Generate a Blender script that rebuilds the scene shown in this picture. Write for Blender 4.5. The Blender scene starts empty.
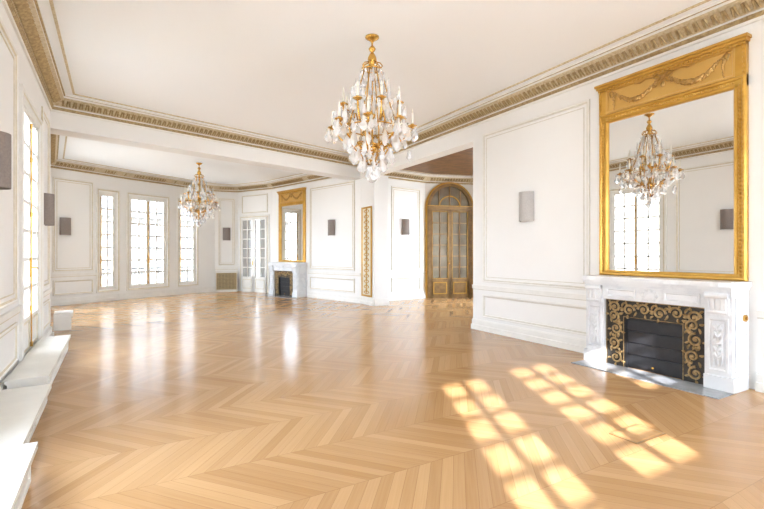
import bpy, math, random
from mathutils import Vector, Matrix
random.seed(7)
S=bpy.context.scene
pi=math.pi
# ------------------------------------------------------------------ materials
def newmat(name):
    m=bpy.data.materials.new(name); m.use_nodes=True
    nt=m.node_tree; b=nt.nodes['Principled BSDF']
    return m,nt,b
def M_(nt,op,a,b=None,c=None):
    n=nt.nodes.new('ShaderNodeMath'); n.operation=op
    for i,v in enumerate((a,b,c)):
        if v is None: continue
        if isinstance(v,(int,float)): n.inputs[i].default_value=v
        else: nt.links.new(v,n.inputs[i])
    return n.outputs[0]
def rgb(c): return (c[0],c[1],c[2],1)
def P(name,col,rough=.5,metal=0,col2=None,scale=6,bump=0,bscale=30,detail=4,spec=.5,emit=None):
    m,nt,b=newmat(name)
    b.inputs['Roughness'].default_value=rough
    b.inputs['Metallic'].default_value=metal
    b.inputs['Specular IOR Level'].default_value=spec
    tc=nt.nodes.new('ShaderNodeTexCoord')
    n=nt.nodes.new('ShaderNodeTexNoise'); n.inputs['Scale'].default_value=scale; n.inputs['Detail'].default_value=detail
    nt.links.new(tc.outputs['Object'],n.inputs['Vector'])
    r=nt.nodes.new('ShaderNodeValToRGB')
    r.color_ramp.elements[0].position=.38; r.color_ramp.elements[1].position=.62
    c2=col2 or tuple(x*.95 for x in col)
    r.color_ramp.elements[0].color=rgb(c2); r.color_ramp.elements[1].color=rgb(col)
    nt.links.new(n.outputs[0],r.inputs[0]); nt.links.new(r.outputs[0],b.inputs['Base Color'])
    if bump:
        n2=nt.nodes.new('ShaderNodeTexNoise'); n2.inputs['Scale'].default_value=bscale
        nt.links.new(tc.outputs['Object'],n2.inputs['Vector'])
        bp=nt.nodes.new('ShaderNodeBump'); bp.inputs['Strength'].default_value=bump; bp.inputs['Distance'].default_value=.01
        nt.links.new(n2.outputs[0],bp.inputs['Height']); nt.links.new(bp.outputs[0],b.inputs['Normal'])
    return m
m_wall=P('wall_paint',(.84,.825,.795),.55,col2=(.83,.812,.78),scale=1.5)
m_ceil=P('ceiling_paint',(.92,.935,.94),.7,col2=(.917,.93,.935),scale=.8)
m_mould=P('moulding_cream',(.83,.805,.755),.5)
m_line=P('moulding_gilt_line',(.67,.595,.45),.45,col2=(.60,.52,.37),scale=15)
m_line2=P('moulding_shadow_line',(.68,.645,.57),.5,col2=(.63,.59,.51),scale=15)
m_gold=P('gilt_wood',(.62,.36,.07),.3,.5,col2=(.54,.30,.05),scale=6,bump=.1,bscale=60)
m_goldflat=P('gilt_panel',(.66,.40,.105),.36,.3,col2=(.61,.36,.09),scale=4)
m_golddark=P('gilt_garland',(.36,.20,.05),.35,.45,col2=(.50,.29,.08),scale=30)
m_brass=P('polished_brass',(.62,.36,.085),.25,.85,scale=10)
m_corn=P('cornice_gilt',(.50,.37,.18),.5,.15,col2=(.34,.24,.11),scale=25,bump=.4,bscale=70)
m_corn2=P('cornice_cream',(.70,.60,.42),.5,0,col2=(.55,.44,.26),scale=34,bump=.3)
m_white=P('window_paint',(.80,.78,.73),.4)
m_bench=P('bench_paint',(.77,.745,.69),.35)
m_black=P('cast_iron',(.024,.02,.016),.4,.3,col2=(.04,.033,.024),scale=20)
m_shut=P('fire_shutter',(.03,.03,.034),.4,.4,col2=(.022,.023,.026),scale=8)
m_shade=P('fabric_taupe',(.27,.225,.20),.9,col2=(.24,.20,.18),scale=60)
m_shade2=P('fabric_pale',(.48,.45,.42),.9,col2=(.44,.41,.38),scale=60)
m_woodd=P('door_oak',(.27,.155,.055),.4,.1,col2=(.19,.105,.036),scale=9)
m_brownceil=P('brown_ceiling_wood',(.20,.095,.035),.45,col2=(.13,.06,.022),scale=5)
m_grille=P('radiator_grille_brass',(.50,.40,.22),.5,.3,col2=(.38,.29,.15),scale=40)
m_hearth=P('grey_marble',(.26,.27,.285),.15,col2=(.38,.39,.40),scale=5,detail=8)
m_candle=P('candle_wax',(.88,.85,.76),.4)
m_stone=P('exterior_stone',(.50,.47,.42),.9,col2=(.44,.41,.36),scale=2)
m_facade=P('street_facade',(.105,.10,.09),.9,col2=(.095,.09,.082),scale=.6)
m_facwin=P('street_facade_windows',(.055,.058,.062),.9,scale=.6)
m_roof=P('zinc_roof',(.07,.075,.08),.9,scale=1)
m_iron=P('railing_iron',(.03,.03,.035),.5)
m_goldorn=P('bronze_scrollwork',(.46,.31,.135),.38,.5,col2=(.27,.18,.08),scale=30)
m_marble,nt,b=newmat('white_marble')
tc=nt.nodes.new('ShaderNodeTexCoord')
n=nt.nodes.new('ShaderNodeTexNoise'); n.inputs['Scale'].default_value=2.2; n.inputs['Detail'].default_value=6; n.inputs['Distortion'].default_value=.8
nt.links.new(tc.outputs['Object'],n.inputs['Vector'])
v=M_(nt,'ABSOLUTE',M_(nt,'SUBTRACT',n.outputs[0],.5))
r=nt.nodes.new('ShaderNodeValToRGB'); r.color_ramp.elements[0].position=0; r.color_ramp.elements[1].position=.06
r.color_ramp.elements[0].color=(.67,.675,.69,1); r.color_ramp.elements[1].color=(.75,.755,.76,1)
nt.links.new(v,r.inputs[0]); nt.links.new(r.outputs[0],b.inputs['Base Color']); b.inputs['Roughness'].default_value=.25
m_mirror=P('mirror_silver',(.84,.84,.825),.0,1,col2=(.83,.83,.815)); 
m_darkglass=P('door_glass_amber',(.38,.34,.27),.03,.7,col2=(.26,.22,.16),scale=2)
m_paleglass=P('door_glass_pale',(.62,.62,.60),.08,.6,col2=(.5,.5,.49),scale=2)
m_glass=bpy.data.materials.new('window_glass'); m_glass.use_nodes=True; nt=m_glass.node_tree; nt.nodes.clear()
o=nt.nodes.new('ShaderNodeOutputMaterial'); mx=nt.nodes.new('ShaderNodeMixShader'); tr=nt.nodes.new('ShaderNodeBsdfTransparent'); gl=nt.nodes.new('ShaderNodeBsdfGlossy')
gl.inputs['Roughness'].default_value=.02; mx.inputs[0].default_value=.05
nt.links.new(tr.outputs[0],mx.inputs[1]); nt.links.new(gl.outputs[0],mx.inputs[2]); nt.links.new(mx.outputs[0],o.inputs[0])
m_cry=bpy.data.materials.new('crystal'); m_cry.use_nodes=True; nt=m_cry.node_tree; b=nt.nodes['Principled BSDF']; o=nt.nodes['Material Output']
b.inputs['Base Color'].default_value=(.97,.98,1,1); b.inputs['Roughness'].default_value=.03; b.inputs['Transmission Weight'].default_value=.62; b.inputs['IOR'].default_value=1.5
mx=nt.nodes.new('ShaderNodeMixShader'); tr=nt.nodes.new('ShaderNodeBsdfTransparent'); mx.inputs[0].default_value=.7
nt.links.new(tr.outputs[0],mx.inputs[1]); nt.links.new(b.outputs[0],mx.inputs[2]); nt.links.new(mx.outputs[0],o.inputs[0])
# parquet chevron
m_floor,nt,b=newmat('oak_chevron_parquet')
tc=nt.nodes.new('ShaderNodeTexCoord'); sp=nt.nodes.new('ShaderNodeSeparateXYZ'); nt.links.new(tc.outputs['Object'],sp.inputs[0])
X=sp.outputs[0]; Y=sp.outputs[1]
W=.60; cot=.82; PW=.095
m=M_(nt,'PINGPONG',Y,W)
band=M_(nt,'FLOOR',M_(nt,'DIVIDE',Y,W))
vv=M_(nt,'DIVIDE',M_(nt,'ADD',M_(nt,'MULTIPLY_ADD',m,cot,X),20),PW)
pid=M_(nt,'FLOOR',vv); pf=M_(nt,'FRACT',vv)
cb=nt.nodes.new('ShaderNodeCombineXYZ'); nt.links.new(pid,cb.inputs[0]); nt.links.new(band,cb.inputs[1])
wn=nt.nodes.new('ShaderNodeTexWhiteNoise'); wn.noise_dimensions='3D'; nt.links.new(cb.outputs[0],wn.inputs[0])
cb2=nt.nodes.new('ShaderNodeCombineXYZ')
nt.links.new(M_(nt,'MULTIPLY',vv,3.2),cb2.inputs[0]); nt.links.new(M_(nt,'MULTIPLY',m,1.2),cb2.inputs[1]); nt.links.new(M_(nt,'MULTIPLY',band,3.7),cb2.inputs[2])
gn=nt.nodes.new('ShaderNodeTexNoise'); gn.inputs['Scale'].default_value=2.4; gn.inputs['Detail'].default_value=6; nt.links.new(cb2.outputs[0],gn.inputs['Vector'])
alt=M_(nt,'MULTIPLY',M_(nt,'FRACT',M_(nt,'MULTIPLY',band,.5)),.14)
val=M_(nt,'ADD',M_(nt,'ADD',M_(nt,'MULTIPLY',wn.outputs[0],.5),M_(nt,'MULTIPLY',gn.outputs[0],.5)),alt)
r=nt.nodes.new('ShaderNodeValToRGB'); e=r.color_ramp.elements
e[0].position=.15; e[0].color=(.375,.195,.075,1); e[1].position=.95; e[1].color=(.555,.335,.155,1)
nt.links.new(val,r.inputs[0])
g1=M_(nt,'LESS_THAN',M_(nt,'MINIMUM',pf,M_(nt,'SUBTRACT',1,pf)),.018)
my=M_(nt,'MINIMUM',m,M_(nt,'SUBTRACT',W,m)); g2=M_(nt,'LESS_THAN',my,.002)
g=M_(nt,'MAXIMUM',g1,g2)
mxc=nt.nodes.new('ShaderNodeMix'); mxc.data_type='RGBA'; nt.links.new(M_(nt,'MULTIPLY',g,.5),mxc.inputs[0]); nt.links.new(r.outputs[0],mxc.inputs[6]); mxc.inputs[7].default_value=(.20,.095,.035,1)
nt.links.new(mxc.outputs[2],b.inputs['Base Color'])
nt.links.new(M_(nt,'MULTIPLY_ADD',wn.outputs[0],.06,.17),b.inputs['Roughness'])
bp=nt.nodes.new('ShaderNodeBump'); bp.inputs['Strength'].default_value=.08; bp.inputs['Distance'].default_value=.004
nt.links.new(M_(nt,'MULTIPLY',g,-1),bp.inputs['Height']); nt.links.new(bp.outputs[0],b.inputs['Normal'])

# ------------------------------------------------------------------ mesh builder
class MB:
    def __init__(s): s.v=[];s.f=[];s.m=[]
    def quadbox(s,lo,hi,mat=0):
        x0,y0,z0=lo;x1,y1,z1=hi;b=len(s.v)
        s.v+=[(x0,y0,z0),(x1,y0,z0),(x1,y1,z0),(x0,y1,z0),(x0,y0,z1),(x1,y0,z1),(x1,y1,z1),(x0,y1,z1)]
        for f in ((0,3,2,1),(4,5,6,7),(0,1,5,4),(1,2,6,5),(2,3,7,6),(3,0,4,7)):
            s.f.append(tuple(b+i for i in f)); s.m.append(mat)
    def loops(s,loops,closed=True,mats=None,mat=0,caps=False):
        b=len(s.v);n=len(loops[0])
        for l in loops: s.v+= [tuple(p) for p in l]
        for k in range(len(loops)-1):
            for i in range(n if closed else n-1):
                j=(i+1)%n
                s.f.append((b+k*n+i,b+k*n+j,b+(k+1)*n+j,b+(k+1)*n+i)); s.m.append(mats[k] if mats else mat)
        if caps:
            s.f.append(tuple(b+i for i in reversed(range(n)))); s.m.append(mat)
            s.f.append(tuple(b+(len(loops)-1)*n+i for i in range(n))); s.m.append(mat)
    def tube(s,pts,r,seg=6,mat=0,closed=False):
        pts=[Vector(p) for p in pts]; n=len(pts); L=[]
        rr=r if isinstance(r,(list,tuple)) else [r]*n
        prev=None
        for i,p in enumerate(pts):
            if closed: t=pts[(i+1)%n]-pts[i-1]
            else: t=pts[min(i+1,n-1)]-pts[max(i-1,0)]
            t.normalize()
            if prev is None:
                a=Vector((0,0,1)) if abs(t.z)<.9 else Vector((1,0,0))
                u=t.cross(a).normalized()
            else:
                u=(prev-t*prev.dot(t)).normalized()
            prev=u; w=t.cross(u)
            L.append([p+(u*math.cos(2*pi*k/seg)+w*math.sin(2*pi*k/seg))*rr[i] for k in range(seg)])
        if closed: L.append(L[0])
        s.loops(L,True,mat=mat,caps=not closed)
    def lathe(s,prof,seg=16,mat=0,c=(0,0,0)):
        L=[[(c[0]+r*math.cos(2*pi*k/seg),c[1]+r*math.sin(2*pi*k/seg),c[2]+z) for k in range(seg)] for r,z in prof]
        s.loops(L,True,mat=mat,caps=True)
    def ball(s,c,r,mat=0,seg=6,rings=4,sc=(1,1,1)):
        L=[]
        for i in range(rings+1):
            a=pi*i/rings; q=max(math.sin(a),.02)
            L.append([(c[0]+r*sc[0]*q*math.cos(2*pi*k/seg),c[1]+r*sc[1]*q*math.sin(2*pi*k/seg),c[2]+r*sc[2]*math.cos(a)) for k in range(seg)])
        s.loops(L,True,mat=mat)
    def prism(s,pts,z0,z1,mat=0):
        b=len(s.v);n=len(pts)
        s.v+=[(p[0],p[1],z0) for p in pts]+[(p[0],p[1],z1) for p in pts]
        s.f.append(tuple(b+i for i in reversed(range(n))));s.m.append(mat)
        s.f.append(tuple(b+n+i for i in range(n)));s.m.append(mat)
        for i in range(n):
            j=(i+1)%n; s.f.append((b+i,b+j,b+n+j,b+n+i)); s.m.append(mat)
    def sweep(s,path,prof,closed=False,mats=None,mat=0):
        n=len(path);L=[]
        P2=[Vector(p) for p in path]
        N=[]
        for i in range(n):
            def nr(a,b_):
                d=(b_-a).normalized(); return Vector((-d.y,d.x))
            if closed: n1=nr(P2[i-1],P2[i]); n2=nr(P2[i],P2[(i+1)%n])
            else:
                n1=nr(P2[i-1],P2[i]) if i>0 else None
                n2=nr(P2[i],P2[i+1]) if i<n-1 else None
                n1=n1 or n2; n2=n2 or n1
            mm=(n1+n2); mm=mm/max(mm.dot(n1),.2) if mm.length>1e-6 else n1
            N.append(mm)
        for off,z in prof:
            L.append([(P2[i].x+N[i].x*off,P2[i].y+N[i].y*off,z) for i in range(n)])
        s.loops(L,closed,mats=mats,mat=mat)
    def frame(s,x0,x1,z0,z1,prof,mats=None,mat=0):
        L=[[(x0+o,y,z0+o),(x1-o,y,z0+o),(x1-o,y,z1-o),(x0+o,y,z1-o)] for o,y in prof]
        s.loops(L,True,mats=mats,mat=mat)
    def xf(s,M,start=0):
        for i in range(start,len(s.v)): s.v[i]=tuple(M@Vector(s.v[i]))
def mk(name,mb,mats,M=None,parent=None,smooth=False,label=None,cat=None,kind=None,group=None):
    me=bpy.data.meshes.new(name); me.from_pydata(mb.v,[],mb.f)
    for m in mats: me.materials.append(m)
    me.polygons.foreach_set('material_index',mb.m)
    if smooth: me.polygons.foreach_set('use_smooth',[True]*len(me.polygons))
    me.update()
    o=bpy.data.objects.new(name,me); bpy.context.collection.objects.link(o)
    if parent: o.parent=parent
    if M is not None: o.matrix_basis=M
    tag(o,label,cat,kind,group); return o
def tag(o,label=None,cat=None,kind=None,group=None):
    if label:o['label']=label
    if cat:o['category']=cat
    if kind:o['kind']=kind
    if group:o['group']=group
def empty(name,M,label=None,cat=None,group=None,parent=None):
    o=bpy.data.objects.new(name,None); bpy.context.collection.objects.link(o); o.empty_display_size=.1
    if parent:o.parent=parent
    o.matrix_basis=M; tag(o,label,cat,None,group); return o
T=Matrix.Translation
def Lm(p0,p1):
    d=Vector((p1[0]-p0[0],p1[1]-p0[1],0)).normalized(); n=Vector((-d.y,d.x,0))
    M=Matrix.Identity(4); M.col[0][:3]=d; M.col[1][:3]=n; M.col[2][:3]=(0,0,1); M.col[3][:3]=(p0[0],p0[1],0)
    return M
def seglen(p0,p1): return math.hypot(p1[0]-p0[0],p1[1]-p0[1])

# ------------------------------------------------------------------ plan (metres)
CZ=4.05; FZ=3.92
BL=(-1.16,9.13); BR=(5.58,11.01); KL=(-.83,-2.5); KR=(5.58,-2.5)
RC=(5.58,6.31)
FAR=[(5.56,11.44),(4.97,13.47),(4.37,15.48),(3.5,16.95),(2.71,17.1),(2.07,16.87),(1.42,16.48),(1.10,16.28),(-.06,15.67),(-.316,15.49),(-.81,15.16),(-1.905,14.49),(-1.28,9.56)]
F=FAR
def add_wall(mb,p0,p1,z1,ops=(),th=.2,z0=0,mat=0,ext=0):
    st=len(mb.v); Ln=seglen(p0,p1); x=-ext
    for (a,b_,c,d) in sorted(ops):
        mb.quadbox((x,-th,z0),(a,0,z1),mat)
        if c>z0: mb.quadbox((a,-th,z0),(b_,0,c),mat)
        if d<z1: mb.quadbox((a,-th,d),(b_,0,z1),mat)
        x=b_
    mb.quadbox((x,-th,z0),(Ln+ext,0,z1),mat)
    mb.xf(Lm(p0,p1),st)
LOPS=[(1.28,2.72,.12,3.2),(5.33,6.93,.12,3.2),(9.33,10.93,.12,3.2)]
BOPS=[(.40,1.12,1.78,3.25),(1.42,2.26,2.0,3.3),(2.75,3.45,2.5,3.3),(4.95,6.2,.15,3.3)]  # last opening added unseen for fill light; the rest sized to trim sun patches
RECESS_FILL_OPS=[(.6,2.1,.3,3.3),(2.5,4.0,.3,3.3)]  # unseen openings added to let light into the recess
FAR_FILL_OPS=[(.75,2.3,.3,3.3),(2.7,4.2,.3,3.3)]  # hidden openings added to light the bow room from its left
R0=(9.6,6.31);R1=(9.6,10.85);R2=(8.05,11.34);R3=(6.1,11.1)
mb=MB(); add_wall(mb,BL,KL,CZ+.1,LOPS); mk('wall_left',mb,[m_wall],kind='structure')
mb=MB(); add_wall(mb,KL,KR,CZ+.1,BOPS,ext=.2); mk('wall_back',mb,[m_wall],kind='structure')
mb=MB(); add_wall(mb,KR,RC,CZ+.1); mk('wall_right',mb,[m_wall],kind='structure')
mb=MB(); add_wall(mb,RC,BR,CZ+.1,th=.3,z0=3.5); mk('wall_lintel',mb,[m_wall],kind='structure')
d=(Vector(BR)-Vector(BL)).normalized()
mb=MB(); a=Vector(BL)-d*.35; c=Vector(BR)+d*.1; nn=Vector((-d.y,d.x))*.45
mb.prism([a,c,c+nn,a+nn],3.5,CZ+.1); mk('wall_beam',mb,[m_wall],kind='structure')
mb=MB(); mb.prism([(-1.36,9.10),(-1.16,9.13),(-1.28,9.56),(-1.5,9.56)],0,3.5); mk('wall_pier_left',mb,[m_wall],kind='structure')
mb=MB()
for i in range(len(FAR)-1):
    p0,p1=FAR[i],FAR[i+1]; ln=seglen(p0,p1); ops=[]
    if i in (5,7,9): ops=[(.03,ln-.03,.35,3.2)]
    if i==11: ops=FAR_FILL_OPS
    if i==0: p0=(5.66,11.09)
    add_wall(mb,p0,p1,FZ+.1,ops,ext=0)
mk('wall_far',mb,[m_wall],kind='structure')
mb=MB(); mb.prism([(5.66,10.3),(6.1,10.3),(6.1,11.3),(5.66,11.1)],0,3.5); mk('wall_pier',mb,[m_wall],kind='structure')
mb=MB(); add_wall(mb,R2,R3,CZ); add_wall(mb,R1,R2,CZ); add_wall(mb,R0,R1,CZ,RECESS_FILL_OPS); add_wall(mb,(5.78,6.31),R0,CZ); mk('wall_recess',mb,[m_wall],kind='structure')
fl=[(-.84,-2.52),(5.6,-2.52),(5.6,6.3),(9.62,6.3),(9.62,10.9),(8.05,11.42),(6.1,11.3),(5.66,11.2)]+FAR[1:]+[(-1.2,9.13)]
mb=MB(); mb.prism(fl,-.12,0); mk('floor',mb,[m_floor],kind='structure')
mb=MB(); mb.prism([KL,KR,BR,BL],CZ,CZ+.15,0); mb.prism(FAR,FZ,FZ+.15,0); mb.prism([(5.8,6.2),(9.7,6.2),(9.7,11.5),(5.8,11.5)],3.85,4.0,1)
mk('ceiling',mb,[m_ceil,m_brownceil],kind='structure')
mb=MB(); mb.quadbox((-9,-3.0,-6),(-1.05,-2.75,11)); mk('wall_sun_blocker',mb,[m_stone],kind='structure')  # added outside wall, keeps direct sun off the left windows
mb=MB(); mb.quadbox((-7,8.9,-6),(-1.55,9.15,9)); mk('wall_sun_blocker_far',mb,[m_stone],kind='structure')  # second added wall, stops sun entering the bow room's side openings
mb=MB(); st=0
mb.quadbox((-30,-1,-14),(30,0,4.2)); mb.quadbox((-30,0,3.9),(30,.5,4.3)); mb.quadbox((-30,0,.2),(30,.3,.4))
for k in range(24):
    x=-29+k*2.5
    for z in (-6.5,-2.6,1.1): mb.quadbox((x,0,z),(x+1.1,.06,z+2.2),1)
mb.loops([[(-30,0,4.2),(-30,-1.6,7.0),(-30,-6,7.2)],[(30,0,4.2),(30,-1.6,7.0),(30,-6,7.2)]],False,mat=2)
mb.xf(Lm((14,42),(-10,30)))
mk('wall_street_facade',mb,[m_facade,m_facwin,m_roof],kind='structure')

# ------------------------------------------------------------------ cornices
def cornice(name,path,zt,cl=True):
    mb=MB()
    pr=[(0,zt-.27),(.025,zt-.27),(.03,zt-.24),(.055,zt-.23),(.055,zt-.2),(.03,zt-.19),(.035,zt-.17),(.09,zt-.12),(.16,zt-.07),(.2,zt-.06),(.2,zt-.03),(.225,zt-.03),(.225,zt)]
    mats=[0,0,1,1,1,0,2,2,2,0,1,0]
    mb.sweep(path,pr,closed=cl,mats=mats)
    mb.sweep(path,[(.33,zt),(.33,zt-.015),(.36,zt-.015),(.36,zt)],closed=cl,mats=[2,2,2])
    n=len(path)
    for i in range(n if cl else n-1):
        p0=path[i];p1=path[(i+1)%n]; st=len(mb.v); ln=seglen(p0,p1)
        k=max(1,int((ln-.3)/.045))
        for j in range(k):
            x=.15+(ln-.3)*(j+.5)/k
            mb.ball((x,.055,zt-.215),.016,1,5,3,(1,.7,.8))
            b_=len(mb.v); w=.012; sk=.012*(1 if j%2 else -1)
            mb.v+=[(x-w,.05,zt-.165),(x+w,.05,zt-.165),(x+w*1.3+sk,.15,zt-.085),(x-w*1.3+sk,.15,zt-.085),(x,.08,zt-.165),(x+sk,.165,zt-.1)]
            for f in ((0,4,5,3),(4,1,2,5)): mb.f.append(tuple(b_+q for q in f)); mb.m.append(1)
        mb.xf(Lm(p0,p1),st)
    mk(name,mb,[m_mould,m_corn,m_corn2],kind='structure')
cornice('trim_1',[KL,KR,BR,BL],CZ)
cornice('trim_2',FAR,FZ)
cornice('trim_3',[R0,R1,R2,R3],3.85,False)

# ------------------------------------------------------------------ panelling
PF=[(0,0),(0,.022),(.018,.028),(.03,.018),(.042,.018),(.05,.008),(.055,0)]
PMW=[1,0,0,1,1,0]
def panels(name,p0,p1,plist,rails=(),z_rail=.76,base=(),gilt=True):
    mb=MB(); 
    for (x0,x1,z0,z1) in plist:
        mb.frame(x0,x1,z0,z1,PF,mats=PMW)
        if z1-z0>1.2: mb.frame(x0+.09,x1-.09,z0+.09,z1-.09,[(0,0),(0,.008),(.012,.008),(.012,0)],mat=1)
    for (a,b_) in rails:
        mb.quadbox((a,0,z_rail),(b_,.025,z_rail+.05)); mb.quadbox((a,0,z_rail+.05),(b_,.035,z_rail+.065))
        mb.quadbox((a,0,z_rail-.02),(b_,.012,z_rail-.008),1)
    mb.xf(Lm(p0,p1))
    mk(name,mb,[m_mould,m_line if gilt else m_line2],kind='structure')
def baseb(name,runs):
    mb=MB()
    for p0,p1,a,b_ in runs:
        st=len(mb.v)
        mb.quadbox((a,0,0),(b_,.055,.09)); mb.quadbox((a,0,.09),(b_,.03,.17)); mb.quadbox((a,0,.17),(b_,.018,.185))
        mb.xf(Lm(p0,p1),st)
    mk(name,mb,[m_mould],kind='structure')
panels('trim_4',KR,RC,[(6.39,8.54,.88,3.56),(6.39,8.54,.24,.66),(.4,4.36,.88,3.56),(.4,4.36,.24,.66)],[(0,4.5),(6.3,8.81)],.755,gilt=False)
panels('trim_5',BL,KL,[(.2,1.05,.88,3.56),(.2,1.05,.24,.66),(3.05,4.95,.88,3.56),(3.05,4.95,.24,.66),(7.3,9.0,.88,3.56),(7.3,9.0,.24,.66)],[(0,1.15),(2.85,5.2),(7.06,9.2)])
F0=(5.66,11.09)
L1=seglen(F0,F[1])
panels('trim_6',F0,F[1],[(.25,L1-.1,.9,3.5),(.25,L1-.1,.26,.68)],[(0,L1)],.78)
panels('trim_7',F[10],F[11],[(.12,1.15,.9,3.45),(.12,1.15,.26,.68)],[(0,1.28)],.78)
panels('trim_8',F[3],F[4],[(.1,.7,.95,3.45)],[(0,.8)],.82)
panels('trim_9',F[2],F[3],[(.2,1.5,2.86,3.55)])
panels('trim_10',R2,R3,[(.2,1.35,.9,3.4),(.2,1.35,.26,.68)],[(0,1.96)],.78)
baseb('baseboard_right',[(KR,RC,0,4.5),(KR,RC,6.28,8.81)])
baseb('baseboard_left',[(BL,KL,0,1.17),(BL,KL,2.83,5.22),(BL,KL,7.04,9.2)])
baseb('baseboard_far',[(F0,F[1],0,L1),(F[3],F[4],0,.8),(F[4],F[5],0,seglen(F[4],F[5])),(F[5],F[6],0,seglen(F[5],F[6])),(F[6],F[7],0,.38),(F[7],F[8],0,seglen(F[7],F[8])),(F[8],F[9],0,.31),(F[9],F[10],0,seglen(F[9],F[10])),(F[10],F[11],0,1.28)])
baseb('baseboard_recess',[(R2,R3,0,1.96),((5.66,10.3),(5.66,11.05),0,.75),((6.1,10.3),(5.66,10.3),0,.44)])

# ------------------------------------------------------------------ windows
wc=[0]
def window(p0,p1,op,leaves,cols,rows,kick=.35,handle=True,portal=True,casing=True,yo=-.12,mw=.016,s=.05):
    wc[0]+=1; a,b_,c,d=op; mb=MB(); L=Lm(p0,p1)
    w=.045
    y0,y1=yo-.03,yo+.04
    mb.quadbox((a,y0-.02,c),(a+w,y1+.02,d)); mb.quadbox((b_-w,y0-.02,c),(b_,y1+.02,d)); mb.quadbox((a,y0-.02,d-w),(b_,y1+.02,d)); mb.quadbox((a,y0-.02,c),(b_,y1+.02,c+w))
    lw=(b_-a-2*w)/leaves
    for i in range(leaves):
        x0=a+w+i*lw; x1=x0+lw; k=c+w+kick
        mb.quadbox((x0,y0,c+w),(x0+s,y1,d-w)); mb.quadbox((x1-s,y0,c+w),(x1,y1,d-w))
        mb.quadbox((x0+s,y0,d-w-s),(x1-s,y1,d-w)); mb.quadbox((x0+s,y0,c+w),(x1-s,y1,k))
        for j in range(1,cols):
            x=x0+s+(lw-2*s)*j/cols; mb.quadbox((x-mw,y0+.01,k),(x+mw,y1-.005,d-w-s))
        for j in range(1,rows):
            z=k+(d-w-s-k)*j/rows; mb.quadbox((x0+s,y0+.01,z-mw),(x1-s,y1-.005,z+mw))
        mb.quadbox((x0+s,yo-.002,k),(x1-s,yo+.002,d-w-s),1)
        if kick>.2: mb.frame(x0+.09,x1-.09,c+w+.05,k-.05,[(0,y1),(0,y1+.01),(.02,y1+.01),(.02,y1)],mat=2)
    if casing:
        o=.11
        prof=[(0,0),(0,.03),(.03,.04),(.05,.025),(.08,.025),(.085,.015),(.11,.01),(.11,-.03)]
        Lo=[[(a-o+q,y,max(c-o+q,.0)),(b_+o-q,y,max(c-o+q,.0)),(b_+o-q,y,d+o-q),(a-o+q,y,d+o-q)] for q,y in prof]
        mb.loops(Lo,True,mats=[0,0,0,2,0,0,0])
    ob=mk('window_%d'%wc[0],mb,[m_white,m_glass,m_line],M=L,kind='structure')
    if handle:
        h=MB(); x=(a+b_)/2 if leaves>1 else b_-w-.03
        hy=y1+.015
        h.tube([(x,hy,c+.1),(x,hy,d-.15)],.008,6); h.quadbox((x-.018,y1,1.1),(x+.018,hy,1.34)); h.tube([(x,hy,1.22),(x,hy+.05,1.22),(x-.05,hy+.055,1.215),(x-.11,hy+.05,1.2)],.011,6)
        for z in (c+.12,.7,1.9,2.6,d-.17): h.tube([(x,hy,z-.03),(x,hy,z+.03)],.015,6)
        mk('window_handle',h,[m_brass],parent=ob)
    if portal:
        ld=bpy.data.lights.new('window_portal','AREA'); ld.shape='RECTANGLE'; ld.size=b_-a; ld.size_y=d-c
        lo=bpy.data.objects.new('window_portal',ld); bpy.context.collection.objects.link(lo)
        R=Matrix.Identity(4); R.col[0][:3]=(1,0,0); R.col[1][:3]=(0,0,1); R.col[2][:3]=(0,-1,0)
        lo.matrix_world=L@T(((a+b_)/2,-.23,(c+d)/2))@R
        ld.cycles.is_portal=True
for op in LOPS: window(BL,KL,op,2,2,7,kick=.45,yo=-.05,mw=.022)
for op in BOPS: window(KL,KR,op,2,1,(6 if op[2]<2.2 else 4) if op[2]>1 else 7,kick=.03,handle=False,mw=.018,s=.03)  # the full-height one is the added fill window
for op in RECESS_FILL_OPS: window(R0,R1,op,2,2,6,kick=.1,handle=False)  # added windows, out of view, that only light the recess
for op in FAR_FILL_OPS: window(F[11],F[12],op,2,2,6,kick=.1,handle=False)  # added windows, hidden from the camera, as bow room fill
for i,lv in ((5,1),(7,2),(9,1)):
    ln=seglen(F[i],F[i+1]); window(F[i],F[i+1],(.03,ln-.03,.35,3.2),lv,2,7,kick=.04,handle=True,casing=False,yo=-.08,mw=.022,s=.06)
mb=MB()
for i in (5,7,9):
    ln=seglen(F[i],F[i+1]); st=len(mb.v); mb.frame(-.05,ln+.05,.25,3.3,[(0,0),(0,.03),(.03,.035),(.045,.02),(.06,.02),(.065,.012),(.08,-.01)],mats=[0,0,1,1,0,0]); mb.xf(Lm(F[i],F[i+1]),st)
mk('trim_11',mb,[m_mould,m_line],kind='structure')
for i in (5,7,9):
    ln=seglen(F[i],F[i+1]); mb=MB()
    mb.quadbox((.04,-.32,.9),(ln-.04,-.29,.94)); mb.quadbox((.04,-.315,.36),(ln-.04,-.295,.38))
    k=int(ln/.11)
    for j in range(k+1): x=.05+(ln-.1)*j/k; mb.tube([(x,-.305,.28),(x,-.305,.9)],.008,5)
    for j in range(k): x=.05+(ln-.1)*(j+.5)/k; mb.tube([(x+.04*math.cos(q*pi/4),-.305,.78+.04*math.sin(q*pi/4)) for q in range(8)],.006,4,closed=True)
    mb.quadbox((.04,-.36,.2),(ln-.04,-.2,.3),1)
    mk('balcony_railing',mb,[m_iron,m_stone],M=Lm(F[i],F[i+1]),label='black wrought iron balcony railing outside the bow window',cat='railing',group='balcony railings')

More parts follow.
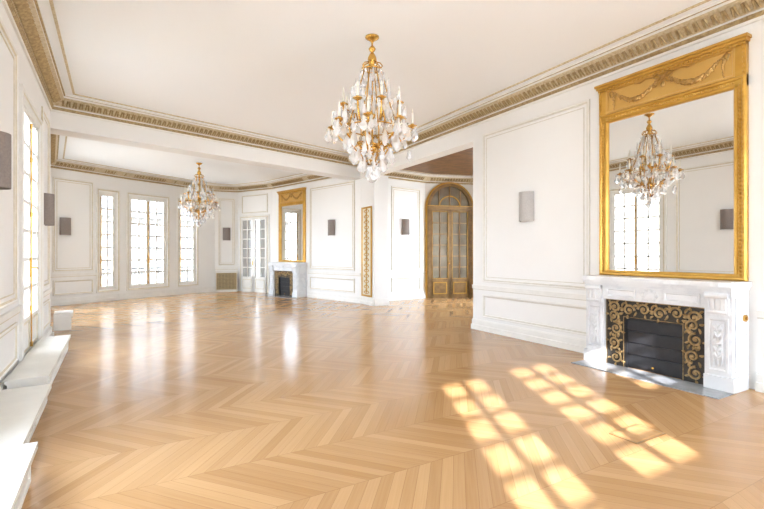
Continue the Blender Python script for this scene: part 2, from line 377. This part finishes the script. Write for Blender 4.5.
# ------------------------------------------------------------------ doors
def glazed_door():
    mb=MB(); a,b_,d=.22,1.5,2.7
    mb.frame(a-.1,b_+.1,-.1,d+.1,[(0,0),(0,.03),(.03,.045),(.05,.03),(.08,.03),(.1,.015),(.1,0)],mats=[0,0,0,2,0,0])
    mb.quadbox((a,0,0),(b_,.02,d))
    for i in range(2):
        lw=(b_-a)/2; x0=a+i*lw;x1=x0+lw; s=.08
        mb.quadbox((x0,.02,0),(x0+s,.05,d)); mb.quadbox((x1-s,.02,0),(x1,.05,d)); mb.quadbox((x0,.02,d-s),(x1,.05,d)); mb.quadbox((x0,.02,0),(x1,.05,.55))
        mb.frame(x0+.1,x1-.1,.12,.46,[(0,.05),(0,.06),(.02,.06),(.02,.05)],mat=2)
        mb.quadbox((x0+s,.02,.55),(x1-s,.026,d-s),1)
        mb.quadbox(((x0+x1)/2-.012,.02,.55),((x0+x1)/2+.012,.045,d-s))
        for j in range(1,6): z=.55+(d-s-.55)*j/6; mb.quadbox((x0+s,.02,z-.012),(x1-s,.045,z+.012))
    o=mk('door_1',mb,[m_white,m_paleglass,m_line],M=Lm(F[2],F[3]),kind='structure')
    h=MB(); x=(a+b_)/2+.04; h.tube([(x,.05,1.05),(x,.09,1.05),(x+.1,.09,1.05)],.01,6); h.quadbox((x-.015,.05,.97),(x+.015,.056,1.13)); mk('door_handle',h,[m_brass],parent=o)
glazed_door()
def arch_pts(cx,cz,r,y,n=20,a0=0,a1=pi): return [(cx+r*math.cos(a0+(a1-a0)*i/n),y,cz+r*math.sin(a0+(a1-a0)*i/n)) for i in range(n+1)]
def arch_band(mb,cx,cz,r0,r1,y0,y1,mat):
    n=24; L=[]
    for i in range(n+1):
        a=pi*i/n; c,s=math.cos(a),math.sin(a)
        L.append([(cx+r0*c,y0,cz+r0*s),(cx+r0*c,y1,cz+r0*s),(cx+r1*c,y1,cz+r1*s),(cx+r1*c,y0,cz+r1*s)])
    mb.loops(L,True,mat=mat,caps=True)
def arched_door():
    mb=MB(); ln=seglen(R1,R2); cx=ln/2; R=.75; cz=2.86
    arch_band(mb,cx,cz,R-.09,R,0,.09,0); arch_band(mb,cx,cz,R,R+.06,0,.06,2)
    for s in (-1,1):
        x=cx+s*(R-.045); mb.quadbox((x-.045,0,0),(x+.045,.09,cz)); x=cx+s*(R+.03); mb.quadbox((x-.03,0,0),(x+.03,.06,cz),2)
    mb.quadbox((cx-R,0,cz-.07),(cx+R,.1,cz+.03)); mb.quadbox((cx-R,0,cz+.03),(cx+R,.12,cz+.05),2)
    b_=len(mb.v); pts=arch_pts(cx,cz,R-.05,.02); mb.v+=pts; mb.f.append(tuple(b_+i for i in range(len(pts)))); mb.m.append(1)
    arch_band(mb,cx,cz,.34,.375,.02,.05,2)
    for x in (-.36,0,.36):
        mb.quadbox((cx+x-.015,.02,cz),(cx+x+.015,.05,cz+math.sqrt((R-.05)**2-x*x)))
    for s in (0,1):
        x0=cx-R+.09 if s==0 else cx+.005; x1=cx-.005 if s==0 else cx+R-.09; st=.075; d=cz-.07
        mb.quadbox((x0,.01,0),(x0+st,.06,d)); mb.quadbox((x1-st,.01,0),(x1,.06,d)); mb.quadbox((x0,.01,d-st),(x1,.06,d)); mb.quadbox((x0,.01,0),(x1,.06,.62))
        mb.frame(x0+.1,x1-.1,.12,.5,[(0,.06),(0,.075),(.03,.075),(.03,.06)],mat=2)
        mb.frame(x0+st-.015,x1-st+.015,.605,d-st+.015,[(0,.06),(0,.07),(.015,.07),(.015,.06)],mat=2)
        mb.quadbox((x0+st,.01,.62),(x1-st,.02,d-st),1)
        xm=(x0+x1)/2; mb.quadbox((xm-.014,.01,.62),(xm+.014,.045,d-st))
        for j in range(1,6): z=.62+(d-st-.62)*j/6; mb.quadbox((x0+st,.01,z-.014),(x1-st,.045,z+.014))
    o=mk('door_2',mb,[m_woodd,m_darkglass,m_gold],M=Lm(R1,R2),kind='structure')
    h=MB(); h.ball((cx+.05,.1,1.1),.03,0,10,8); h.tube([(cx+.05,.05,1.1),(cx+.05,.1,1.1)],.01,6); mk('door_knob',h,[m_brass],parent=o,smooth=True)
arched_door()

# ------------------------------------------------------------------ floor hatch
mb=MB(); mb.quadbox((-.19,-.11,.0005),(.19,.11,.004)); mb.quadbox((-.175,-.095,.004),(.175,.095,.006),1)
mk('floor_hatch',mb,[P('hatch_edge_brass',(.25,.14,.05),.4,.3),P('hatch_oak',(.52,.31,.14),.25,col2=(.46,.26,.11),scale=12)],M=T((3.42,1.98,0)),label='small rectangular oak hatch set in the parquet near the fireplace',cat='floor hatch')

# ------------------------------------------------------------------ gilt pilaster ornament
mb=MB(); Lp=Lm((5.66,10.3),(5.66,11.1))
mb.frame(.1,.68,.22,2.68,[(0,0),(0,.03),(.03,.035),(.045,.02),(.05,.0)],mat=0); mb.quadbox((.14,0,.26),(.64,.012,2.64),1)
for k in range(16):
    z=.36+k*.148
    for s in (-1,1):
        mb.tube([(.39+s*(.02+.15*math.sin(q/8*pi*1.5)*(1-q/12)),.02,z-.06+.13*q/8) for q in range(9)],.012,5,0)
    mb.ball((.39,.025,z),.03,0,8,5,(1,.5,1))
mb.tube([(.39,.02,.3),(.39,.02,2.6)],.008,5,0)
mk('gilded_pilaster_panel',mb,[m_gold,P('pilaster_ground',(.78,.72,.57),.5)],M=Lp@T((0,.012,0)),label='tall narrow gilded ornamental panel on the white pier',cat='wall ornament')

# ------------------------------------------------------------------ sconces
def sconce(L,x,z,mat,lab):
    r=empty('wall_sconce',L@T((x,0,z)),label=lab,cat='wall lamp',group='half-round fabric wall sconces')
    s=MB(); n=14; Lo=[]
    for (k,zz) in ((1,-.235),(1,.235),(.96,.235),(.96,-.235)):
        Lo.append([(.135*k*math.cos(pi*i/n),.012+.13*k*math.sin(pi*i/n),zz) for i in range(n+1)])
    Lo.append(Lo[0]); s.loops(Lo,False,mat=0)
    mk('lamp_shade',s,[mat],parent=r,smooth=False)
    b=MB(); b.quadbox((-.05,0,-.1),(.05,.012,.1)); b.tube([(0,.01,0),(0,.06,0)],.01,6); b.tube([(0,.06,-.03),(0,.06,.05)],.014,8); b.quadbox((-.128,.01,-.01),(.128,.018,.005))
    mk('bracket',b,[m_brass],parent=r)
Lr=Lm(KR,RC); Ll=Lm(BL,KL)
tl='taupe half-round wall sconce '
sconce(Lr,7.5,2.155,m_shade2,'pale grey half-round wall sconce in the large white panel')
sconce(Ll,.88,2.06,m_shade,tl+'beside the opening to the bow room'); sconce(Ll,4.2,2.2,m_shade,tl+'between two tall windows'); sconce(Ll,8.1,2.2,m_shade,tl+'on the window wall')
sconce(Lm(F0,F[1]),1.25,2.18,m_shade,tl+'near the small fireplace'); sconce(Lm(F[10],F[11]),.86,2.14,m_shade,tl+'next to the bow windows')
sconce(Lm(F[3],F[4]),.4,2.12,m_shade,tl+'above the radiator cover'); sconce(Lm(R2,R3),.82,2.2,m_shade,tl+'beside the arched door')

# ------------------------------------------------------------------ fireplaces
def leaf(mb,p,a,l,w,y,mat,curl=.6):
    pts=[];rr=[]
    for i in range(6):
        q=i/5; aa=a+curl*q
        if i==0: x,z=p
        else: x+=l/5*math.cos(aa); z+=l/5*math.sin(aa)
        pts.append((x,y-.002*i,z)); rr.append(w*math.sin(pi*(.12+.86*q)))
    mb.tube(pts,rr,5,mat)
def scroll(mb,c,r0,a0,sgn,y,mat):
    n=22; pts=[]
    for i in range(n+1):
        q=i/n; r=r0*(1-.78*q); a=a0+sgn*2*pi*1.35*q
        pts.append((c[0]+r*math.cos(a),y,c[1]+r*math.sin(a)))
    mb.tube(pts,[.015*(1-.4*i/n) for i in range(n+1)],5,mat)
    mb.ball((c[0],y,c[1]),.02,mat,8,4,(1,.5,1))
    for k in range(4):
        a=a0+sgn*2*pi*(.1+.2*k); r=r0*(1-.10*k/4)
        leaf(mb,(c[0]+r*math.cos(a),c[1]+r*math.sin(a)),a+sgn*.9,.055,.015,y,mat,-sgn*1.4)
def fireplace(L,xc,w,lab,bell=False):
    root=empty('fireplace',L@T((xc,0,0)),label=lab,cat='fireplace')
    dep=.36; hw=w/2; ow=hw-.245; oh=.83
    s=MB()
    for sg in (-1,1):
        xa,xb=sorted((sg*ow,sg*hw))
        s.quadbox((xa,.001,.001),(xb,dep,1.0))
        s.quadbox((xa-.0,dep,.001),(xb,dep+.025,.15)); s.quadbox((xb-.0 if sg>0 else xa-.02,.05,.001),(xb+.02 if sg>0 else xa,dep+.025,.15))
        xm=(xa+xb)/2
        s.frame(xa+.03,xb-.03,.19,.74,[(0,dep),(0,dep+.016),(.018,dep+.016),(.03,dep)],mat=0)
        for k in range(3):
            x=xa+.08+k*(xb-xa-.16)/2; s.tube([(x,dep,.25),(x,dep+.006,.27),(x,dep+.006,.66),(x,dep,.68)],.012,6)
        for k in range(5):
            z=.66-.07*k; leaf(s,(xm,z-.05),pi/2-.9,.07,.018,dep+.014,0,.8); leaf(s,(xm,z-.05),pi/2+.9,.07,.018,dep+.014,0,-.8)
        s.quadbox((xa+.02,dep,.78),(xb-.02,dep+.03,1.0))
        s.tube([(xa+.02,dep+.035,.97),(xb-.02,dep+.035,.97)],.03,10); s.tube([(xa+.035,dep+.02,.80),(xb-.035,dep+.02,.80)],.02,10)
        for k in range(4): x=xa+.05+k*(xb-xa-.1)/3; s.tube([(x,dep+.04,.95),(x,dep+.035,.88),(x,dep+.032,.82)],.01,5)
        st=len(s.v); s.frame(.05,.31,.2,.95,[(0,0),(0,.014),(.018,.014),(.028,0)],mat=0)
        Rm=Matrix(((0,sg*1,0,sg*hw),(1,0,0,0),(0,0,1,0),(0,0,0,1))); s.xf(Rm,st)
    s.quadbox((-ow,.001,oh),(ow,dep-.002,1.0))
    s.frame(-ow+.04,-.16,oh+.03,.97,[(0,dep),(0,dep+.014),(.015,dep+.014),(.025,dep)]); s.frame(.16,ow-.04,oh+.03,.97,[(0,dep),(0,dep+.014),(.015,dep+.014),(.025,dep)])
    s.ball((0,dep,.91),.06,0,12,8,(1.1,.4,1))
    for k in range(8): a=k*pi/4; s.ball((.075*math.cos(a),dep,.91+.055*math.sin(a)),.026,0,6,4,(1,.5,1))
    s.quadbox((-ow-.0,.001,.0),(ow,.05,oh))
    mk('marble_surround',s,[m_marble],parent=root)
    s=MB(); 
    s.quadbox((-hw-.005,.001,1.0),(hw+.005,dep+.03,1.03)); s.quadbox((-hw-.015,.001,1.03),(hw+.015,dep+.05,1.06)); 
    X0=hw+.03;Y1=dep+.085
    pts=[(-X0,.001),(X0,.001),(X0,Y1-.05),(X0-.02,Y1-.02),(X0-.12,Y1),(X0-.2,Y1-.02),(.35,Y1-.02),(.2,Y1),(-.2,Y1),(-.35,Y1-.02),(-X0+.2,Y1-.02),(-X0+.12,Y1),(-X0+.02,Y1-.02),(-X0,Y1-.05)]
    s.prism(pts,1.06,1.11)
    mk('mantel_shelf',s,[m_marble],parent=root)
    f=MB(); iw=ow-.24; ih=oh-.215; yb=dep-.05
    f.quadbox((-ow+.001,.05,.001),(-iw,yb,oh-.001)); f.quadbox((iw,.05,.001),(ow-.001,yb,oh-.001)); f.quadbox((-iw,.05,ih),(iw,yb,oh-.001))
    y=yb+.006
    for q in (-1,1):
        xm=q*(ow-.12)
        for k,z in enumerate((.11,.29,.47,.62)):
            e_=(1 if k%2 else -1)
            scroll(f,(xm+e_*.015,z),.074,(-pi/2 if k%2 else pi/2),(1 if (k%2)^(q>0) else -1),y,1)
            leaf(f,(xm-e_*.04,z+.07),pi/2+e_*.6,.08,.016,y,1,-e_*1.2)
            leaf(f,(xm+e_*.06,z+.07),pi/2-e_*.3,.07,.014,y,1,e_*1.2)
    nx=6
    for k in range(nx):
        x=-ow+.12+(2*ow-.24)*k/(nx-1); e_=(1 if k%2 else -1); scroll(f,(x,oh-.108+e_*.012),.07,(0 if k%2 else pi),e_,y,1)
        if k<nx-1:
            xx=x+(2*ow-.24)/(nx-1)/2; leaf(f,(xx,oh-.108-e_*.02),-e_*pi/2,.08,.015,y,1,1); leaf(f,(xx-.02,oh-.108+e_*.05),.2*e_,.06,.014,y,1,-1)
    for (a,b_) in (((-ow+.01,oh-.01),(ow-.01,oh-.01)),((-iw-.01,ih+.01),(iw+.01,ih+.01))): f.tube([(a[0],y-.005,.0),(a[0],y-.005,a[1]),(b_[0],y-.005,b_[1]),(b_[0],y-.005,0)],.005,5,1)
    mk('firebox_frame',f,[m_black,m_goldorn],parent=root)
    d=MB(); d.quadbox((-iw,.05,.001),(iw,yb-.06,ih))
    for k in range(4): z=.03+k*(ih-.03)/4; d.quadbox((-iw+.012,yb-.06,z),(iw-.012,yb-.045+.004*k,z+(ih-.03)/4-.012))
    d.quadbox((-iw,yb-.06,.0),(-iw+.015,yb-.02,ih)); d.quadbox((iw-.015,yb-.06,.0),(iw,yb-.02,ih))
    sh=mk('firebox_shutter',d,[m_shut],parent=root)
    k=MB(); k.ball((0,yb-.02,.06),.014,0,8,6); k.tube([(0,yb-.05,.06),(0,yb-.02,.06)],.006,5); mk('knob',k,[m_brass],parent=sh)
    h=MB(); h.prism([(-hw-.02,dep-.05),(hw-.02,dep-.05),(hw-.02,dep+.33),(-hw-.02,dep+.33)],.001,.010); mk('hearth_slab',h,[m_hearth],parent=root)
    if bell:
        k=MB(); k.tube([(-hw,.1,.735),(-hw-.02,.1,.735)],.035,14); k.tube([(-hw-.02,.1,.735),(-hw-.03,.1,.735)],.015,10); mk('bell_push',k,[m_brass],parent=root)
    return root
fireplace(Lr,5.385,1.62,'white carved marble fireplace with black and gilt scrollwork firebox frame',bell=True)
Lf=Lm(F[1],F[2])
fireplace(Lf,.88,1.6,'small white marble fireplace with dark firebox in the bow room')

# ------------------------------------------------------------------ trumeau mirrors
def trumeau(L,xc,z,w,h,lab):
    root=empty('trumeau_mirror',L@T((xc,0,z)),label=lab,cat='mirror')
    hw=w/2; hd=.52; bw=.12; gz0=.07; gz1=h-hd
    f=MB()
    pr=[(0,0),(0,.045),(.015,.06),(.035,.06),(.045,.045),(.075,.04),(.085,.05),(.105,.05),(.12,.03),(.12,.012)]
    Lo=[[(-hw+o,y,min(o,.07)),(hw-o,y,min(o,.07)),(hw-o,y,gz1+bw-o),(-hw+o,y,gz1+bw-o)] for o,y in pr]
    f.loops(Lo,True,mat=0)
    for sg in (-1,1):
        f.quadbox((sg*hw-(.0 if sg<0 else .1),0,gz1),(sg*hw+(.1 if sg<0 else .0),.05,h-.07))
        n=int(gz1/.04)
        for k in range(n): f.ball((sg*(hw-.06),.045,.06+k*gz1/n),.015,0,6,4,(1,1,1.05))
        n=int(h/.05)
        for k in range(n): f.ball((sg*(hw-.024),.06,.03+k*(h-.1)/n),.011,0,5,3,(1,1,1.7))
    n=int((w-.2)/.04)
    for k in range(n): f.ball((-hw+.1+(k+.5)*(w-.2)/n,.046,gz1+.06),.015,0,6,4)
    mk('frame',f,[m_gold],parent=root)
    g=MB(); g.quadbox((-hw+.11,.004,gz0-.01),(hw-.11,.016,gz1+.01)); mk('mirror_glass',g,[m_mirror],parent=root)
    p=MB(); p.quadbox((-hw+.1,.0,gz1+.12),(hw-.1,.035,h-.07)); p.frame(-hw+.1,hw-.1,gz1+.12,h-.08,[(0,.035),(0,.055),(.02,.055),(.03,.035)],mat=0)
    mk('header_panel',p,[m_goldflat],parent=root)
    c=MB()
    for (o,za,zb) in ((.0,-.09,-.06),(.02,-.06,-.03),(.04,-.03,-.0)): c.quadbox((-hw-o*.7,0,h+za),(hw+o*.7,.07+o,h+zb))
    n=int(w/.05)
    for k in range(n): c.ball((-hw+(k+.5)*w/n,.078,h-.085),.016,0,5,3)
    mk('crown_moulding',c,[m_gold],parent=root)
    a=MB(); zt=h-.15; y=.048
    xs=hw-.24
    for sg in (-1,1):
        N=40
        for k in range(N+1):
            q=k/N; x=sg*(.07+(xs-.07)*q); zz=zt-.14*4*q*(1-q)-.02
            r=.011+.013*math.sin(pi*q)
            for j in range(3): a.ball((x+random.uniform(-.008,.008),y+random.uniform(-.003,.012),zz+random.uniform(-.018,.018)),r*random.uniform(.7,1),0,6,4,(1,.8,1))
            if k%4==2: leaf(a,(x,zz),-pi/2+random.uniform(-.8,.8),.04,.008,y,0,.5)
        for k in range(12): a.ball((sg*(xs+.03)+random.uniform(-.01,.01),y,zt-.01-.019*k),.017-.0008*k,0,6,4,(1,.8,1))
        a.tube([(sg*(xs+.03),y,zt),(sg*(xs+.06),y,zt+.035),(sg*(xs+.09),y,zt+.01),(sg*(xs+.07),y,zt-.05)],.008,5)
        a.tube([(0,y,zt),(sg*.06,y,zt+.05),(sg*.12,y,zt+.03),(sg*.07,y,zt-.005),(0,y,zt)],.011,5)
        a.tube([(0,y,zt),(sg*.05,y,zt-.06),(sg*.09,y,zt-.09),(sg*.13,y,zt-.08)],.009,5)
        a.tube([(sg*.1,y,zt+.03),(sg*.2,y,zt+.045),(sg*.27,y,zt+.02),(sg*.34,y,zt+.035)],.008,5)
    a.ball((0,y,zt),.032,0,10,6,(1,.6,1)); a.ball((0,y,zt-.08),.028,0,8,5,(1,.6,1.4))
    mk('garland_carving',a,[m_golddark],parent=root)
trumeau(Lr,5.40,1.112,1.65,2.55,'tall gilded trumeau mirror with carved garland above the marble mantel')
trumeau(Lf,.86,1.112,1.5,2.42,'smaller gilded trumeau mirror above the bow room fireplace')

# ------------------------------------------------------------------ window benches, radiator cover
def bench(x0,x1,dep,h,lab):
    mb=MB(); mb.quadbox((x0,.056,.0),(x1,dep-.03,h-.04)); mb.quadbox((x0-.015,.042,h-.04),(x1+.015,dep,h)); 
    mb.quadbox((x0-.008,.056,h-.055),(x1+.008,dep-.012,h-.04))
    n=max(1,int((x1-x0)/.8)); w=(x1-x0)/n
    for k in range(n): mb.frame(x0+k*w+.06,x0+(k+1)*w-.06,.035,h-.07,[(0,dep-.03),(0,dep-.02),(.015,dep-.02),(.02,dep-.03)])
    mb.frame(x0-.015,x1+.015,h-.04,h,[(0,dep),(0,dep+.004),(.008,dep+.004),(.008,dep)],mat=1)
    mk('window_bench',mb,[m_bench,m_line2],M=Ll,label=lab,cat='bench',group='low white window benches')
bench(1.35,3.85,.37,.22,'long low white painted bench under the tall window')
bench(4.0,5.65,.40,.17,'low white painted bench between the windows')
bench(5.75,8.0,.50,.24,'low white painted bench with stepped plinth')
mb=MB(); mb.quadbox((.05,.02,0),(.62,.28,.24)); mb.quadbox((.03,.02,.24),(.64,.31,.3)); 
mk('window_bench',mb,[m_bench],M=Lm((-1.3,10.75),(-1.17,9.3))@T((.3,.0,0)),label='short white painted bench beside the opening to the bow room',cat='bench',group='low white window benches')
r=empty('radiator_cover',Lm(F[3],F[4])@T((.4,.056,0)),label='white radiator cover with brass grille under a sconce',cat='radiator cover')
mb=MB(); mb.quadbox((-.38,0,.0),(.38,.16,.72)); mb.quadbox((-.39,0,.72),(.39,.19,.76)); mk('cabinet',mb,[m_bench],parent=r)
mb=MB(); mb.frame(-.35,.35,.08,.69,[(0,.16),(0,.172),(.02,.172),(.02,.165)]); mb.quadbox((-.33,.159,.1),(.33,.1605,.67),1)
for k in range(14): x=-.32+k*.64/13; mb.quadbox((x-.009,.16,.1),(x+.009,.168,.67))
for k in range(11): z=.12+k*.05; mb.quadbox((-.33,.16,z),(.33,.166,z+.012))
mk('grille',mb,[m_grille,P('grille_shadow',(.14,.10,.055),.7)],parent=r)

# ------------------------------------------------------------------ chandeliers
def drop_mesh(l,w):
    mb=MB(); L=[]
    for r,z in ((.05,0),(.55,-.12),(.35,-.3),(.9,-.62),(1,-.74),(.5,-.92),(.04,-1)):
        L.append([(w*r*math.cos(2*pi*k/6),w*r*.6*math.sin(2*pi*k/6),l*z) for k in range(6)])
    mb.loops(L,True,caps=True)
    me=bpy.data.meshes.new('crystal_drop'); me.from_pydata(mb.v,[],mb.f); me.materials.append(m_cry); me.update(); return me
def chandelier(loc,lab):
    root=empty('chandelier',T(loc),label=lab,cat='chandelier',group='crystal chandeliers')
    s=MB()
    s.lathe([(.0,0),(.085,0),(.085,-.015),(.06,-.03),(.03,-.05),(.012,-.07),(.012,-.11),(.03,-.125),(.045,-.15),(.03,-.175),(.015,-.19),(.03,-.21),(.05,-.25),(.055,-.28),(.03,-.33),(.02,-.36),(.03,-.38),(.012,-.4),(.012,-.9),(.03,-.92),(.045,-.96),(.03,-1.0),(.012,-1.02),(.012,-1.28),(.05,-1.31),(.075,-1.35),(.05,-1.4),(.02,-1.43),(.012,-1.55),(.0,-1.6)],14)
    mk('stem',s,[m_brass],parent=root,smooth=True)
    c=MB()
    def ring(r,z,t,n=28): c.tube([(r*math.cos(2*pi*k/n),r*math.sin(2*pi*k/n),z) for k in range(n)],t,6,0,closed=True)
    prof=[(.1,-.4),(.13,-.5),(.17,-.62),(.2,-.75),(.24,-.9),(.3,-1.05),(.3,-1.2),(.22,-1.36),(.12,-1.5),(.03,-1.58)]
    for k in range(8):
        a=2*pi*k/8; c.tube([(r*math.cos(a),r*math.sin(a),z) for r,z in prof],.009,5)
        c.tube([(0.02*math.cos(a),.02*math.sin(a),-.3),(.1*math.cos(a),.1*math.sin(a),-.33),(.13*math.cos(a),.13*math.sin(a),-.37),(.1*math.cos(a),.1*math.sin(a),-.4)],.008,5)
    ring(.1,-.4,.012); ring(.31,-1.12,.009); ring(.22,-1.36,.008)
    mk('cage',c,[m_brass],parent=root,smooth=True)
    pans=[]
    def arm(a,r0,z0,r1,z1,dip,ch):
        m_=MB(); n=12; pts=[]
        for i in range(n+1):
            q=i/n; r=r0+(r1-r0)*(q+.12*math.sin(pi*q)); z=z0+(z1-z0)*q-dip*math.sin(pi*q)*(1-.3*q) 
            pts.append((r,0,z))
        m_.tube(pts,.014,6); 
        m_.tube([(r0+.05,0,z0-.02),(r0+.09,0,z0+.05),(r0+.14,0,z0+.04),(r0+.13,0,z0-.01)],.009,5)
        o=mk('arm',m_,[m_brass],parent=root,M=Matrix.Rotation(a,4,'Z'),smooth=True)
        p=MB(); p.lathe([(.0,z1-.01),(.02,z1-.005),(.055,z1+.015),(.06,z1+.022),(.02,z1+.02),(.022,z1+.045),(.0,z1+.045)],12,0,(r1,0,0)); mk('drip_pan',p,[m_brass],parent=o,smooth=True)
        p=MB(); p.lathe([(.0,z1+.04),(.015,z1+.04),(.015,z1+.04+ch),(.0,z1+.04+ch)],8,0,(r1,0,0)); p.lathe([(.004,z1+.04+ch),(.012,z1+.055+ch),(.009,z1+.075+ch),(.001,z1+.1+ch)],8,0,(r1,0,0)); mk('candle',p,[m_candle],parent=o,smooth=True)
        pans.append((r1*math.cos(a),r1*math.sin(a),z1))
    for k in range(8): arm(2*pi*(k+.25)/8,.06,-1.35,.49,-1.12,.06,.13)
    for k in range(8): arm(2*pi*(k+.75)/8,.3,-1.1,.36,-.88,.03,.12)
    d1=drop_mesh(.18,.052); d2=drop_mesh(.13,.040); d3=drop_mesh(.27,.060)
    def drop(me,p,a):
        o=bpy.data.objects.new('crystal_drop',me); bpy.context.collection.objects.link(o); o.parent=root; o.matrix_basis=T(p)@Matrix.Rotation(a,4,'Z')
    for i,(x,y,z) in enumerate(pans):
        n=3 if i<8 else 2
        for j in range(n):
            a=2*pi*j/n+i; drop(d1 if i<8 else d2,(x+.05*math.cos(a),y+.05*math.sin(a),z+.01),a)
    for r,z,n,me in ((.31,-1.13,10,d3),(.24,-1.37,10,d1),(.14,-1.48,8,d1),(.05,-1.57,4,d1),(.21,-.74,8,d3),(.12,-.41,8,d1)):
        for j in range(n): a=2*pi*(j+.5)/n; drop(me,(r*math.cos(a),r*math.sin(a),z),a)
    b=MB(); b.ball((0,0,-1.72),.065,0,10,6); mk('crystal_ball',b,[m_cry],parent=root)
    g=MB()
    def bead(p,r=.011): g.ball(p,r,0,5,3,(1,1,1.2))
    for i,(x,y,z) in enumerate(pans):
        if i<8:
            n=22
            for k in range(1,n):
                q=k/n; rr=.1+(math.hypot(x,y)-.1)*(q**1.6); a=math.atan2(y,x); zz=-.42+(z+.42)*q-.05*math.sin(pi*q)
                bead((rr*math.cos(a),rr*math.sin(a),zz),.012)
        base=0 if i<8 else 8
        x2,y2,z2=pans[base+(i-base+1)%8]; n=13
        if i<8:
            for k in range(1,n):
                q=k/n; bead((x+(x2-x)*q,y+(y2-y)*q,z-.1*math.sin(pi*q)),.011)
    for k in range(12):
        a=2*pi*k/12
        for j in range(7): q=j/6; rr=.22-.18*q; bead((rr*math.cos(a),rr*math.sin(a),-1.38-.2*q),.011)
    for k in range(46):
        a=random.uniform(0,2*pi); z=random.uniform(-1.42,-.62); r=.14+.33*min(1,(-.4-z)/.6)*random.uniform(.6,1.1)
        w=.034; l=random.uniform(.10,.17); x,y=r*math.cos(a),r*math.sin(a)
        g.lathe([(.001,0),(w*.6,-.015),(w,-l*.65),(.001,-l)],5,0,(x,y,z))
    for k in range(8):
        a=2*pi*(k+.25)/8; x,y=.2*math.cos(a),.2*math.sin(a)
        g.lathe([(.02,-.78),(.026,-.74),(.012,-.70),(.018,-.66),(.001,-.50)],6,0,(x,y,0))
    mk('crystal_garland',g,[m_cry],parent=root,kind='stuff')
    return root
c1=chandelier((2.57,4.73,CZ-.001),'large gilt and crystal chandelier with candle arms over the parquet')
def copy_tree(o,parent=None,M=None):
    n=o.copy(); bpy.context.collection.objects.link(n)
    if parent: n.parent=parent
    if M is not None: n.matrix_basis=M
    for ch in list(o.children): copy_tree(ch,n)
    return n
c2=copy_tree(c1,None,T((1.67,13.17,FZ-.001)))
c2['label']='gilt and crystal chandelier hanging in front of the bow windows'

# ------------------------------------------------------------------ light
w=bpy.data.worlds.new('sky'); S.world=w; w.use_nodes=True; nt=w.node_tree
bg=nt.nodes['Background']; tc=nt.nodes.new('ShaderNodeTexCoord'); sp=nt.nodes.new('ShaderNodeSeparateXYZ'); nt.links.new(tc.outputs['Generated'],sp.inputs[0])
r=nt.nodes.new('ShaderNodeValToRGB'); e=r.color_ramp.elements
e[0].position=.40; e[0].color=(.52,.54,.56,1); e[1].position=.62; e[1].color=(.78,.92,1.10,1)
x=r.color_ramp.elements.new(.5); x.color=(.75,.83,.92,1)
nt.links.new(M_(nt,'MULTIPLY_ADD',sp.outputs[2],.5,.5),r.inputs[0]); nt.links.new(r.outputs[0],bg.inputs[0])
# sky is brighter on the sun side of the building and overhead
back=M_(nt,'MAXIMUM',M_(nt,'MULTIPLY',sp.outputs[1],-1),0)
side=M_(nt,'ABSOLUTE',sp.outputs[0])
up=M_(nt,'MAXIMUM',sp.outputs[2],0)
st=M_(nt,'ADD',M_(nt,'MULTIPLY_ADD',M_(nt,'POWER',back,1.5),17,1.7),M_(nt,'MULTIPLY',M_(nt,'POWER',side,2),9))
st=M_(nt,'ADD',st,M_(nt,'MULTIPLY',M_(nt,'POWER',up,2),13))
nt.links.new(st,bg.inputs[1])
sd=bpy.data.lights.new('sun','SUN'); sd.energy=15; sd.angle=.011; sd.color=(.98,.97,1)
so=bpy.data.objects.new('sun',sd); bpy.context.collection.objects.link(so)
dv=Vector((.412,.815,-.407)); so.rotation_euler=dv.to_track_quat('-Z','Y').to_euler(); so.location=(-5,-10,10)

# ------------------------------------------------------------------ camera
cd=bpy.data.cameras.new('camera'); cd.sensor_width=36; cd.lens=36*440/764; cd.clip_end=200
co=bpy.data.objects.new('camera',cd); bpy.context.collection.objects.link(co)
co.location=(0,0,1.4); co.rotation_euler=(pi/2,0,-math.atan2(.497,.868)); cd.shift_y=-.0013
S.camera=co
S.view_settings.view_transform='Standard'; S.view_settings.look='None'; S.view_settings.exposure=.9
